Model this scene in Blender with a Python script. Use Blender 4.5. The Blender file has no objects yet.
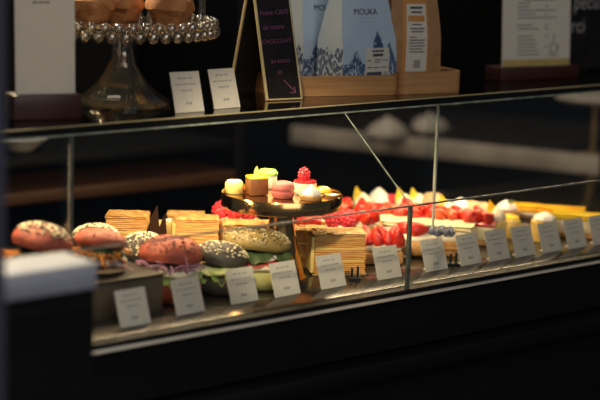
import bpy, bmesh, math, random
from mathutils import Vector, Matrix, noise
random.seed(7)
PI = math.pi
C = bpy.context.scene.collection
H = 0.86                      # height of the display deck above the floor
FR = -0.708                   # heading of a thing that faces the street corner

# ------------------------------------------------------------------ camera
YAW, PITCH, ROLL, F = 0.70774958, 0.18087379, 0.02959396, 1700.0
CAM = Vector((-1.80203183, -1.84530535, 0.60616558))
_cy, _sy, _cp, _sp = math.cos(YAW), math.sin(YAW), math.cos(PITCH), math.sin(PITCH)
FW = Vector((_sy*_cp, _cy*_cp, -_sp)); _r0 = Vector((_cy, -_sy, 0)); _u0 = _r0.cross(FW)
RT = math.cos(ROLL)*_r0 + math.sin(ROLL)*_u0
UP = -math.sin(ROLL)*_r0 + math.cos(ROLL)*_u0
cam_data = bpy.data.cameras.new('camera'); cam = bpy.data.objects.new('camera', cam_data); C.objects.link(cam)
cam_data.sensor_width = 36; cam_data.lens = F/600*36; cam_data.clip_start = .05
cam.matrix_world = Matrix(((RT.x, UP.x, -FW.x, CAM.x), (RT.y, UP.y, -FW.y, CAM.y), (RT.z, UP.z, -FW.z, CAM.z+H), (0, 0, 0, 1)))
cam_data.dof.use_dof = True; cam_data.dof.focus_distance = 2.72; cam_data.dof.aperture_fstop = 2.3
cam_data.dof.aperture_blades = 8
bpy.context.scene.camera = cam

def at(px, py, z=None, y=None):
    """point of the place, in deck coordinates, seen at a pixel of the photo on a level z or a plane y"""
    d = FW + RT*(px-300)/F - UP*(py-200)/F
    t = (z-CAM.z)/d.z if z is not None else (y-CAM.y)/d.y
    return CAM + d*t

# ------------------------------------------------------------------ materials
MATS = {}
def mat(name, col, rough=.5, metal=0., col2=None, nscale=40, stretch=(1, 1, 1), bump=0., bscale=None, sss=0., coat=0., spec=.5, detail=4, lo=.35, hi=.65, sheen=0.):
    if name in MATS: return MATS[name]
    m = bpy.data.materials.new(name); m.use_nodes = True; nt = m.node_tree
    b = nt.nodes['Principled BSDF']
    b.inputs['Roughness'].default_value = rough; b.inputs['Metallic'].default_value = metal
    b.inputs['Specular IOR Level'].default_value = spec
    if sss:
        b.inputs['Subsurface Weight'].default_value = sss
        b.inputs['Subsurface Radius'].default_value = (.01, .006, .003)
        b.inputs['Subsurface Scale'].default_value = .5
    b.inputs['Coat Weight'].default_value = coat; b.inputs['Coat Roughness'].default_value = .08
    tc = nt.nodes.new('ShaderNodeTexCoord'); mp = nt.nodes.new('ShaderNodeMapping'); mp.inputs['Scale'].default_value = stretch
    nt.links.new(tc.outputs['Object'], mp.inputs['Vector'])
    nz = nt.nodes.new('ShaderNodeTexNoise'); nz.inputs['Scale'].default_value = nscale; nz.inputs['Detail'].default_value = detail
    nt.links.new(mp.outputs['Vector'], nz.inputs['Vector'])
    cr = nt.nodes.new('ShaderNodeValToRGB')
    c2 = col2 if col2 else tuple(c*.85 for c in col)
    cr.color_ramp.elements[0].color = (*col, 1); cr.color_ramp.elements[1].color = (*c2, 1)
    cr.color_ramp.elements[0].position = lo; cr.color_ramp.elements[1].position = hi
    nt.links.new(nz.outputs['Fac'], cr.inputs['Fac']); nt.links.new(cr.outputs['Color'], b.inputs['Base Color'])
    if bump:
        n2 = nt.nodes.new('ShaderNodeTexNoise'); n2.inputs['Scale'].default_value = bscale or nscale*2; n2.inputs['Detail'].default_value = 5
        nt.links.new(mp.outputs['Vector'], n2.inputs['Vector'])
        bp = nt.nodes.new('ShaderNodeBump'); bp.inputs['Strength'].default_value = bump; bp.inputs['Distance'].default_value = .003
        nt.links.new(n2.outputs['Fac'], bp.inputs['Height']); nt.links.new(bp.outputs['Normal'], b.inputs['Normal'])
    MATS[name] = m
    return m

def glass(name, tint=(.95, .98, .96), gloss=1.0, rough=.02, ior=1.45, diffuse=0., dcol=(.8, .9, .85)):
    if name in MATS: return MATS[name]
    m = bpy.data.materials.new(name); m.use_nodes = True; nt = m.node_tree
    nt.nodes.remove(nt.nodes['Principled BSDF']); out = nt.nodes['Material Output']
    tr = nt.nodes.new('ShaderNodeBsdfTransparent'); tr.inputs['Color'].default_value = (*tint, 1)
    gl = nt.nodes.new('ShaderNodeBsdfGlossy'); gl.inputs['Roughness'].default_value = rough; gl.inputs['Color'].default_value = (gloss, gloss, gloss, 1)
    lw = nt.nodes.new('ShaderNodeLayerWeight'); lw.inputs['Blend'].default_value = .5
    pw = nt.nodes.new('ShaderNodeMath'); pw.operation = 'POWER'; pw.inputs[1].default_value = 5
    nt.links.new(lw.outputs['Facing'], pw.inputs[0])
    f0 = ((ior-1)/(ior+1))**2
    fr = nt.nodes.new('ShaderNodeMath'); fr.operation = 'MULTIPLY_ADD'; fr.inputs[1].default_value = 1-f0; fr.inputs[2].default_value = f0
    nt.links.new(pw.outputs[0], fr.inputs[0])
    mx = nt.nodes.new('ShaderNodeMixShader')
    nt.links.new(fr.outputs[0], mx.inputs['Fac']); nt.links.new(tr.outputs['BSDF'], mx.inputs[1]); nt.links.new(gl.outputs['BSDF'], mx.inputs[2])
    last = mx
    # faint diffuse share, uneven by noise
    if diffuse:
        df = nt.nodes.new('ShaderNodeBsdfDiffuse'); df.inputs['Color'].default_value = (*dcol, 1)
        m2 = nt.nodes.new('ShaderNodeMixShader'); nz = nt.nodes.new('ShaderNodeTexNoise'); nz.inputs['Scale'].default_value = 9
        mu = nt.nodes.new('ShaderNodeMath'); mu.operation = 'MULTIPLY'; mu.inputs[1].default_value = diffuse*2
        nt.links.new(nz.outputs['Fac'], mu.inputs[0]); nt.links.new(mu.outputs[0], m2.inputs['Fac'])
        nt.links.new(mx.outputs[0], m2.inputs[1]); nt.links.new(df.outputs[0], m2.inputs[2]); last = m2
    nt.links.new(last.outputs[0], out.inputs['Surface'])
    MATS[name] = m
    return m

black = mat('black_lacquer', (.006, .006, .007), .55, nscale=6, bump=.05, spec=.2)
black_wall = mat('black_paint', (.006, .006, .006), .85, nscale=8, bump=.1, spec=.1)
floor_m = mat('dark_floor', (.02, .019, .018), .6, nscale=3, col2=(.03, .028, .026))
steel = mat('dark_mirror_steel', (.026, .022, .018), .14, .0, nscale=12, stretch=(1, 40, 40), col2=(.040, .034, .028), spec=1.)
trim_m = mat('pale_trim', (.72, .66, .56), .4, .0, nscale=10)
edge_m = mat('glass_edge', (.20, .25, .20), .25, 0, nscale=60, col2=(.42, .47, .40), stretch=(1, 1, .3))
edge_dim = mat('glass_edge_dim', (.10, .10, .085), .3, 0, nscale=60, col2=(.16, .15, .13))
joint_m = mat('glass_joint', (.045, .055, .05), .3, 0, nscale=50, col2=(.10, .12, .105))
brass_edge = mat('brass_edge', (.62, .52, .28), .4, .2, nscale=30)
pane_m = glass('clear_pane', (.985, .992, .985), .9, .02, 1.3)
shelf_m = glass('shelf_pane', (.55, .58, .55), .9, .03, 1.5)
crystal = glass('pressed_glass', (.93, .90, .84), 1.0, .05, 2.0, .015, (.9, .82, .65))
cloche_m = glass('cloche_glass', (.93, .94, .95), 1., .03, 1.35)
gold = mat('polished_gold', (.78, .47, .19), .15, 1., nscale=3, col2=(.70, .41, .16))
gold_dull = mat('dull_gold', (.55, .40, .18), .35, .8, nscale=20)
paper = mat('white_card', (.74, .70, .62), .7, nscale=90, col2=(.70, .68, .63), spec=.2)
_nt = paper.node_tree; _o = _nt.nodes['Material Output']; _p = _nt.nodes['Principled BSDF']
_t = _nt.nodes.new('ShaderNodeBsdfTranslucent'); _t.inputs['Color'].default_value = (.80, .74, .62, 1); _m = _nt.nodes.new('ShaderNodeMixShader'); _m.inputs['Fac'].default_value = .22
_nt.links.new(_p.outputs[0], _m.inputs[1]); _nt.links.new(_t.outputs[0], _m.inputs[2]); _nt.links.new(_m.outputs[0], _o.inputs['Surface'])
ink = mat('grey_ink', (.10, .10, .11), .8, spec=.1)
ink_soft = mat('soft_grey_ink', (.34, .34, .33), .8, spec=.1)
ink_black = mat('black_ink', (.012, .012, .016), .8, spec=.1)
burgundy = mat('burgundy_wood', (.045, .010, .007), .45, nscale=14, stretch=(1, 6, 6), col2=(.03, .007, .005))
wood = mat('pale_plywood', (.46, .25, .10), .55, nscale=5, stretch=(2, 2, 26), col2=(.36, .18, .065), bump=.05)
kraft = mat('kraft_paper', (.36, .20, .09), .75, nscale=50, col2=(.30, .16, .07), bump=.15, bscale=14)
kraft_orange = mat('orange_label', (.52, .23, .05), .7, nscale=30, col2=(.46, .20, .045))
bag_blue = mat('blue_foil_bag', (.36, .48, .64), .4, nscale=7, col2=(.46, .56, .68), bump=.35, bscale=16)
bag_white = mat('pale_print', (.55, .60, .66), .6, nscale=20)
bag_navy = mat('navy_print', (.03, .06, .15), .6, nscale=60, col2=(.08, .13, .24))
slate = mat('slate_board', (.010, .009, .010), .75, nscale=30, col2=(.016, .014, .016), spec=.15)
pink_chalk = mat('pink_chalk', (.27, .08, .20), .9, nscale=200, col2=(.17, .05, .12))
white_chalk = mat('white_chalk', (.42, .42, .42), .9, nscale=200, col2=(.28, .28, .28))
white_top = mat('white_laminate', (.85, .82, .76), .5, nscale=12)
slab_edge = mat('street_lit_edge', (.34, .36, .46), .5, nscale=12)  # front face of the white slab, bluish street light put into its colour
navy = mat('navy_post', (.045, .05, .085), .6, nscale=6)
stone_dark = mat('dark_riser', (.055, .046, .036), .4, nscale=18, stretch=(1, 1, 3), col2=(.075, .062, .05))
marble = mat('pale_stone', (.62, .55, .46), .5, nscale=7, col2=(.34, .30, .26))
dark_wood = mat('dark_wood', (.025, .018, .012), .5, nscale=9, stretch=(1, 8, 8))
clip_black = mat('black_plastic', (.008, .008, .008), .4)
# food
bun_red = mat('red_bun', (.44, .095, .05), .6, nscale=55, col2=(.29, .055, .033), bump=.4, bscale=120, sss=.05)
bun_black = mat('charcoal_bun', (.028, .025, .022), .6, nscale=55, col2=(.055, .048, .04), bump=.4, bscale=120)
bun_green = mat('olive_bun', (.30, .21, .06), .55, nscale=55, col2=(.20, .14, .04), bump=.4, bscale=120)
bun_palegreen = mat('pale_green_bun', (.46, .44, .16), .6, nscale=45, col2=(.36, .34, .12), bump=.3, bscale=110)
seed_white = mat('sesame_white', (.85, .74, .50), .5, nscale=30)
seed_dark = mat('sesame_dark', (.05, .035, .02), .5, nscale=30)
seed_brown = mat('seed_brown', (.20, .055, .03), .5, nscale=30)
lettuce_m = mat('lettuce', (.16, .30, .05), .45, nscale=40, col2=(.36, .46, .16), bump=.3, sss=.1)
leaf_dark = mat('dark_leaf', (.03, .055, .018), .5, nscale=40, col2=(.06, .09, .03), bump=.3)
cabbage = mat('red_cabbage', (.25, .06, .14), .5, nscale=60, col2=(.5, .3, .4))
carrot_m = mat('carrot', (.80, .30, .04), .45, nscale=40, col2=(.70, .22, .03), sss=.1)
tomato_m = mat('tomato', (.62, .06, .03), .3, nscale=40, col2=(.5, .1, .05), sss=.1)
cheese_m = mat('white_cheese', (.82, .76, .62), .5, nscale=40, sss=.1)
cuc_m = mat('cucumber', (.55, .62, .25), .35, nscale=60, col2=(.72, .74, .42), sss=.1)
puff_m = mat('puff_pastry', (.76, .42, .12), .6, nscale=28, stretch=(1.2, 1.2, 16), col2=(.50, .23, .055), bump=.6, bscale=34, lo=.3, hi=.7)
crust_m = mat('caramel_crust', (.52, .24, .06), .4, nscale=60, col2=(.80, .52, .20), bump=.7, bscale=90)
custard_m = mat('custard', (.86, .64, .22), .45, nscale=25, col2=(.80, .55, .16), sss=.15, bump=.1)
choc_m = mat('dark_chocolate', (.045, .018, .009), .3, nscale=30, col2=(.03, .012, .006), coat=.3)
milkchoc_m = mat('milk_chocolate', (.20, .075, .022), .4, nscale=45, col2=(.14, .05, .016), bump=.2)
cream_m = mat('cream', (.86, .78, .60), .45, nscale=30, col2=(.82, .72, .52), sss=.2)
white_cream = mat('white_meringue', (.86, .83, .78), .5, nscale=30, col2=(.80, .76, .70), sss=.15)
tart_m = mat('tart_crust', (.60, .34, .12), .6, nscale=60, col2=(.45, .22, .07), bump=.4)
straw_m = mat('strawberry', (.52, .014, .008), .28, nscale=70, col2=(.66, .06, .02), coat=.35, sss=.03, bump=.5, bscale=350, lo=.45, hi=.8)
straw_lt = mat('strawberry_cut', (.74, .13, .04), .32, nscale=70, col2=(.60, .04, .02), coat=.3, sss=.05)
rasp_m = mat('raspberry', (.58, .025, .04), .35, nscale=80, col2=(.70, .06, .08), sss=.15, coat=.2)
glaze_red = mat('red_glaze', (.60, .03, .03), .12, nscale=20, coat=.8)
blue_m = mat('blueberry', (.055, .06, .10), .45, nscale=60, col2=(.13, .15, .22))
lemon_m = mat('lemon_glaze', (.88, .60, .03), .2, nscale=18, col2=(.92, .68, .06), coat=.6, sss=.1)
mango_m = mat('mango_glaze', (.86, .43, .02), .2, nscale=30, col2=(.90, .56, .04), coat=.6, sss=.1)
petal_m = mat('yellow_petal', (.95, .72, .02), .5, nscale=40, col2=(.92, .78, .06))
green_top = mat('green_crumb', (.22, .42, .05), .6, nscale=120, col2=(.35, .55, .12), bump=.8, bscale=300)
mac_pink = mat('pink_macaron', (.64, .17, .14), .6, nscale=120, col2=(.58, .14, .11), bump=.15, sss=.1)
mac_beige = mat('beige_shell', (.62, .42, .26), .6, nscale=80, col2=(.55, .36, .2), sss=.1)
almond_m = mat('almond_leaf', (.85, .82, .42), .5, nscale=60, col2=(.75, .66, .25))
muffin_m = mat('muffin', (.58, .25, .08), .7, nscale=60, col2=(.42, .15, .04), bump=.6, bscale=120)
pistachio_m = mat('pistachio_cream', (.72, .66, .40), .5, nscale=30, col2=(.66, .58, .34), sss=.1)

# ------------------------------------------------------------------ mesh helpers
def bm_(): return bmesh.new()
def xf(bm, verts, loc=(0, 0, 0), rot=None, scale=None):
    M = Matrix.Translation(Vector(loc))
    if rot is not None: M = M @ (rot if isinstance(rot, Matrix) else Matrix.Rotation(rot[2], 4, 'Z') @ Matrix.Rotation(rot[1], 4, 'Y') @ Matrix.Rotation(rot[0], 4, 'X'))
    if scale is not None: M = M @ Matrix.Diagonal((*scale, 1))
    bmesh.ops.transform(bm, matrix=M, verts=verts)
def box(bm, c, s, bev=0., seg=2, rot=None):
    r = bmesh.ops.create_cube(bm, size=1); v = r['verts']
    xf(bm, v, scale=s)
    if bev:
        es = list({e for q in v for e in q.link_edges})
        g = bmesh.ops.bevel(bm, geom=es, offset=bev, segments=seg, affect='EDGES', profile=.5)
        v = list({q for f in g['faces'] for q in f.verts} | {q for q in v if q.is_valid})
    xf(bm, v, loc=c, rot=rot)
    return v
def lathe(bm, prof, n=32, c=(0, 0, 0), fn=None, rot=None):
    rings = []; allv = []
    for r, z in prof:
        if r < 1e-6:
            ring = [bm.verts.new((0, 0, z))]
        else:
            ring = []
            for k in range(n):
                a = 2*PI*k/n; rr, zz = (r, z) if fn is None else fn(r, z, a)
                ring.append(bm.verts.new((rr*math.cos(a), rr*math.sin(a), zz)))
        rings.append(ring); allv += ring
    for A, B in zip(rings, rings[1:]):
        if len(A) == 1 and len(B) == 1: continue
        for k in range(n):
            j = (k+1) % n
            if len(A) == 1: bm.faces.new((A[0], B[k], B[j]))
            elif len(B) == 1: bm.faces.new((A[k], B[0], A[j]))
            else: bm.faces.new((A[k], B[k], B[j], A[j]))
    for ring, flip in ((rings[0], False), (rings[-1], True)):
        if len(ring) > 1: bm.faces.new(ring if flip else ring[::-1])
    xf(bm, allv, loc=c, rot=rot)
    return allv
def ico(bm, c, r, sub=2, scale=(1, 1, 1), rot=None):
    v = bmesh.ops.create_icosphere(bm, subdivisions=sub, radius=r)['verts']
    xf(bm, v, loc=c, rot=rot, scale=scale); return v
def tube(bm, pts, r, n=8):
    pts = [Vector(p) for p in pts]; rings = []
    for i, p in enumerate(pts):
        t = (pts[min(i+1, len(pts)-1)]-pts[max(i-1, 0)]).normalized()
        a = Vector((0, 0, 1)) if abs(t.z) < .9 else Vector((1, 0, 0))
        u = t.cross(a).normalized(); w = t.cross(u)
        rr = r[i] if isinstance(r, (list, tuple)) else r
        rings.append([bm.verts.new(p+rr*(math.cos(2*PI*k/n)*u+math.sin(2*PI*k/n)*w)) for k in range(n)])
    for A, B in zip(rings, rings[1:]):
        for k in range(n): bm.faces.new((A[k], A[(k+1) % n], B[(k+1) % n], B[k]))
    bm.faces.new(rings[0][::-1]); bm.faces.new(rings[-1])
def wobble(bm, amp, freq, seed=0, verts=None, zs=1.):
    for v in (verts or bm.verts):
        n = noise.noise_vector(v.co*freq+Vector((seed*7.3, seed*3.1, seed*1.7)))
        v.co += Vector((n.x, n.y, n.z*zs))*amp
def prism(bm, outline, y0, y1):
    """outline in x,z extruded along y"""
    a = [bm.verts.new((x, y0, z)) for x, z in outline]; b = [bm.verts.new((x, y1, z)) for x, z in outline]
    n = len(a)
    for k in range(n): bm.faces.new((a[k], a[(k+1) % n], b[(k+1) % n], b[k]))
    bm.faces.new(a[::-1]); bm.faces.new(b)
def stack(bm, w, d, z0, z1, levels, amp, seed=0, per=11, topbump=0.):
    """ a slab whose sides are ragged, layer upon layer """
    pts = []
    for k in range(per): pts.append((-w/2+w*k/per, -d/2))
    for k in range(per): pts.append((w/2, -d/2+d*k/per))
    for k in range(per): pts.append((w/2-w*k/per, d/2))
    for k in range(per): pts.append((-w/2, d/2-d*k/per))
    rings = []
    rnd = random.Random(seed)
    for l in range(levels+1):
        z = z0+(z1-z0)*l/levels; off = (amp if l % 2 else -amp)*(0.5+rnd.random())
        ring = []
        for x, y in pts:
            nn = noise.noise(Vector((x*90+seed, y*90, z*300)))*amp*1.3
            s = 1+(off+nn)/max(.01, min(w, d)/2)
            zz = z+noise.noise(Vector((x*40+seed, y*40, l*3.7)))*(z1-z0)/levels*.55
            ring.append(bm.verts.new((x*(1+(off+nn)/(w/2)), y*(1+(off+nn)/(d/2)), zz)))
        rings.append(ring)
    n = len(pts)
    for A, B in zip(rings, rings[1:]):
        for k in range(n): bm.faces.new((A[k], A[(k+1) % n], B[(k+1) % n], B[k]))
    bm.faces.new(rings[0][::-1])
    # top as a fan with a raised middle
    c = bm.verts.new((0, 0, z1+topbump))
    for k in range(n): bm.faces.new((rings[-1][k], rings[-1][(k+1) % n], c))

def finish(name, bm, m, parent=None, smooth=True, auto=None):
    me = bpy.data.meshes.new(name)
    bmesh.ops.recalc_face_normals(bm, faces=bm.faces[:])
    bm.to_mesh(me); bm.free()
    if smooth:
        for p in me.polygons: p.use_smooth = True
    me.materials.append(m)
    if smooth: me.set_sharp_from_angle(angle=auto if auto else .7)
    o = bpy.data.objects.new(name, me); C.objects.link(o)
    if parent: o.parent = parent
    return o
def thing(name, label, cat, loc, rz=0., group=None, rx=0., ry=0.):
    o = bpy.data.objects.new(name, None); C.objects.link(o); o.empty_display_size = .02
    o.location = (loc[0], loc[1], loc[2]+H); o.rotation_euler = (rx, ry, rz)
    o['label'] = label; o['category'] = cat
    if group: o['group'] = group
    return o
def tag(o, label, cat, group=None, loc=None, rz=0., kind=None):
    o['label'] = label; o['category'] = cat
    if group: o['group'] = group
    if kind: o['kind'] = kind
    if loc is not None: o.location = (loc[0], loc[1], loc[2]+H); o.rotation_euler = (0, 0, rz)
    return o
def struct(name, bm, m, smooth=False):
    o = finish(name, bm, m, None, smooth); o['kind'] = 'structure'; o.location.z = H; return o
def text_bm(s, size, fn, depth=0., bm=None, align='CENTER', shear=0.):
    """lettering as a mesh, each vertex carried on to a surface by fn(x, y)"""
    cu = bpy.data.curves.new('t', 'FONT'); cu.body = s; cu.size = size; cu.align_x = align; cu.shear = shear; cu.resolution_u = 3
    o = bpy.data.objects.new('t', cu); C.objects.link(o)
    dg = bpy.context.evaluated_depsgraph_get(); dg.update()
    ev = o.evaluated_get(dg); me = ev.to_mesh()
    bm = bm or bm_(); vs = [bm.verts.new(fn(v.co.x, v.co.y)) for v in me.vertices]
    for p in me.polygons:
        try: bm.faces.new([vs[i] for i in p.vertices])
        except ValueError: pass
    ev.to_mesh_clear(); bpy.data.objects.remove(o); bpy.data.curves.remove(cu)
    return bm
def quad(bm, a, b, c, d): bm.faces.new([bm.verts.new(p) for p in (a, b, c, d)])

# ================================================================== the setting
b = bm_(); box(b, (1, .2, -H-.02), (9, 7, .04)); struct('floor', b, floor_m)
b = bm_(); box(b, (1.9, 2.05, .7), (6.6, .1, 3.2)); struct('wall_back', b, black_wall)
b = bm_(); box(b, (4.2, .1, .7), (.1, 4, 3.2)); struct('wall_right', b, black_wall)

# ================================================================== display case
SH0, SH1, SY = .2577, .270, .16
X0, X1 = -.80, 1.12
case = thing('display_case', 'long black pastry display case with low glass front and glass top shelf', 'display case', (0, 0, 0))
b = bm_()
box(b, ((X0+X1)/2, .30, -.055), (X1-X0, .60, .075))
box(b, ((X0+X1)/2, .31, -.45), (X1-X0, .58, .72), .004)
box(b, ((X0+X1)/2, .0, -.115), (X1-X0, .05, .03), .006)
box(b, ((X0+X1)/2, .012, -.30), (X1-X0, .04, .02), .005)
for xx in (-.1, .55): box(b, (xx, .012, -.5), (.02, .03, .36), .004)
finish('base_panel', b, black, case)
b = bm_(); box(b, ((X0+X1)/2, .31, -.009), (X1-X0, .58, .018), .001); finish('deck', b, steel, case)
b = bm_(); box(b, ((X0+X1)/2, -.004, -.010), (X1-X0, .012, .0036), .001); finish('sill_trim', b, trim_m, case)
b = bm_(); box(b, ((X0+X1)/2, .006, -.004), (X1-X0, .020, .007)); finish('gasket', b, black, case)
GH = .1312
JX = at(409, 240, y=0).x
for xa, xb in ((X0, JX), (JX, X1)):
    b = bm_(); box(b, ((xa+xb)/2, .0015, GH/2), (xb-xa-.001, .003, GH-.001)); finish('front_pane', b, pane_m, case, False)
    b = bm_(); SL = math.hypot(SY, SH0-GH); box(b, ((xa+xb)/2, SY/2, (GH+SH0)/2), (xb-xa-.001, SL-.004, .003), rot=(math.atan2(SH0-GH, SY), 0, 0)); finish('slanted_pane', b, pane_m, case, False)
b = bm_(); box(b, ((X0+X1)/2, 0, GH), (X1-X0, .003, .0026)); finish('pane_edge', b, edge_dim, case)
b = bm_(); box(b, (JX, 0, GH/2), (.0055, .006, GH)); finish('pane_joint', b, joint_m, case)
b = bm_(); tube(b, [(JX, -.001, GH), (JX, SY, SH0)], .0011, 6); finish('slanted_joint', b, edge_m, case)
b = bm_(); box(b, ((X0+X1)/2, SY+.19, (SH0+SH1)/2), (X1-X0, .38, SH1-SH0)); finish('top_shelf', b, shelf_m, case)
b = bm_(); box(b, ((X0+X1)/2, SY-.001, (SH0+SH1)/2+.001), (X1-X0, .003, SH1-SH0-.003)); finish('shelf_face', b, black, case)
b = bm_(); box(b, ((X0+X1)/2, SY-.002, SH0), (X1-X0, .003, .0022)); finish('shelf_edge', b, edge_m, case)
b = bm_(); box(b, ((X0+X1)/2, SY-.002, SH1), (X1-X0, .003, .0014)); finish('shelf_edge', b, brass_edge, case)
for px, py, mm, w in ((437, 150, edge_m, .0034), (71.5, 190, edge_dim, .006)):
    P = at(px, py, y=SY)
    b = bm_(); box(b, (P.x, SY+.015, SH0/2), (.004, .022, SH0-.001)); finish('support_fin', b, glass('divider_glass', (.93, .96, .94), .8, .03, 1.25), case)
    b = bm_(); box(b, (P.x, SY+.002, SH0/2), (w, .004, SH0-.001)); finish('support_edge', b, mm, case)
# corner posts that carry the shelf
for xx in (X0+.02, X1-.02):
    b = bm_(); box(b, (xx, .52, SH0/2), (.02, .02, SH0-.001), .002); finish('shelf_post', b, black, case)

# ================================================================== price cards
def price_card(loc, rz, label, name='price_card', w=.052, h=.052, lean=.33, group='white price cards on the steel ledge', rows=3, ln=(.6, .85, .5)):
    t = thing(name, label, 'price card', loc, rz, group)
    R = Matrix.Rotation(-lean, 4, 'X')
    b = bm_()
    v = box(b, (0, 0, h/2), (w, .0012, h)); xf(b, v, rot=R)
    v = box(b, (0, .009, .0006), (w*.5, .02, .0012))
    v = box(b, (0, .016, h*.22), (w*.3, .001, h*.45)); xf(b, v, rot=(.25, 0, 0))
    finish('card', b, paper, t, False)
    b = bm_()
    vs = []
    rnd = random.Random(label)
    for i, L in enumerate(ln):
        z = h*(.84-.15*i); n = 5 if L > .6 else 3; x = -L*w*.44
        for k in range(n):
            ww = L*w*.88/n*rnd.uniform(.6, .9)
            vs += box(b, (x+ww/2, -.0009, z), (ww, .0004, h*.028)); x += L*w*.88/n
    for k in range(3): vs += box(b, ((k-1)*.004, -.0009, h*.22), (.0026, .0004, .004))
    xf(b, vs, rot=R)
    finish('printed_text', b, ink_soft, t, False)
    return t
card_px = [(136, 325.5, .03), (191, 313.5, .06), (245, 302.5, .02), (288, 295.5, .05), (334, 287.5, .02), (390, 278.5, .0), (437, 270.5, .03),
           (471.5, 264.5, .05), (500, 260, .04), (526, 256, .03), (552.5, 251.8, .05), (578, 247.8, .04), (603, 244, .03)]
card_lb = ['white price card in front of the dark riser, first from the pale counter',
           'white price card in front of the big red seeded bun',
           'white price card in front of the charcoal bun with cucumber',
           'white price card in front of the olive green sesame bun',
           'white price card in front of the large layered pastry slice',
           'white price card in front of the glossy strawberry tart, beside the glass joint',
           'white price card in front of the long fruit tart with one big strawberry',
           'white price card in front of the blueberry tart',
           'white price card in front of the strawberry strip, next after the blueberry tart card',
           'white price card in front of the lemon cream tart',
           'white price card in front of the dark chocolate slab',
           'white price card in front of the near yellow glazed bar',
           'white price card cut off by the picture edge at far end of row']
for (px, py, rz), lb in zip(card_px, card_lb):
    P = at(px, py, z=.0005)
    price_card((P.x, P.y, .0005), rz, lb)
for px, py, rz, lb in ((190, 112.5, -.05, 'white tag on the glass shelf, the one beside the cake stand'), (227.5, 108.5, .05, 'white tag on the glass shelf, the one beside the chalkboard easel')):
    P = at(px, py, z=SH1)
    price_card((P.x, P.y, SH1+.0005), rz, lb, 'shelf_tag', .052, .062, .30, 'white tags on the glass shelf')
# small black card clips on the ledge
for px, py, lb in ((355, 283, 'small black clip on ledge beside the layered pastry slice'), (454, 268, 'small black clip on ledge before the blueberry tart')):
    P = at(px, py, z=0)
    t = thing('card_clip', lb, 'clip', (P.x+.01, P.y+.012, .0005), FR, 'black card clips')
    b = bm_(); box(b, (0, 0, .003), (.02, .012, .006), .001); finish('foot', b, clip_black, t)
    b = bm_(); box(b, (-.0045, 0, .012), (.004, .006, .018), .001); box(b, (.0045, 0, .013), (.004, .006, .02), .001); finish('jaw', b, clip_black, t)

# ================================================================== sandwiches
def dome(bm, R, h, n=40, seed=0, lip=.25, oval=1.):
    prof = [(0, 0), (R*.6, 0), (R*.93, h*.02), (R, h*lip)]
    for k in range(1, 11):
        a = k/10*PI/2; prof.append((R*math.cos(a)**.85 if k < 10 else 0, h*lip+h*(1-lip)*math.sin(a)))
    v = lathe(bm, prof, n); 
    for q in v: q.co.x *= oval
    wobble(bm, R*.07, 22, seed, v)
    return v
def seeds(bm, R, h, n, oval, lip, rnd, cover, sz=.0015):
    for k in range(n):
        a = rnd.uniform(0, 2*PI); e = math.asin(rnd.uniform(cover, 1))
        r = R*math.cos(e)**.85; z = h*lip+h*(1-lip)*math.sin(e)
        p = Vector((r*math.cos(a)*oval, r*math.sin(a), z)); nn = noise.noise_vector(p*22+Vector((SEED[0]*7.3, SEED[0]*3.1, SEED[0]*1.7)))
        p += Vector(nn)*R*.07
        ico(bm, p*1.005, sz, 1, (1.5, .9, .7), (rnd.uniform(-.5, .5), rnd.uniform(-.5, .5), rnd.uniform(0, 6)))
SEED = [0]
def ruffle(bm, R, z, oval, seed, amp=.006, turns=9, inner=.5, front=1.):
    n = 90; rings = []
    for j, f in enumerate((inner, .8, .95, 1.06)):
        ring = []
        for k in range(n):
            a = 2*PI*k/n
            w = amp*(j/3)*(math.sin(turns*a+seed)+.6*math.sin(turns*2.3*a+seed*2))
            rr = R*f*(1+.05*math.sin(5*a+seed))
            ring.append(bm.verts.new((rr*math.cos(a)*oval, rr*math.sin(a), z+w-(.003*j if j > 1 else 0))))
        rings.append(ring)
    for A, B in zip(rings, rings[1:]):
        for k in range(n): bm.faces.new((A[k], A[(k+1) % n], B[(k+1) % n], B[k]))
    bm.faces.new(rings[0])
def shreds(bm, R, z, oval, n, rnd, r=.0014, dz=.007, front=True):
    for k in range(n):
        a = rnd.uniform(PI*1.0, PI*2.0) if front else rnd.uniform(0, 2*PI)
        rr = R*rnd.uniform(.75, 1.07); c = Vector((rr*math.cos(a)*oval, rr*math.sin(a), z+rnd.uniform(-dz, dz)))
        d = Vector((rnd.uniform(-1, 1), rnd.uniform(-.7, .7), rnd.uniform(-.5, .3))).normalized()*rnd.uniform(.006, .013)
        tube(bm, [c-d, c+Vector((0, 0, .002)), c+d], r, 5)
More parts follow.
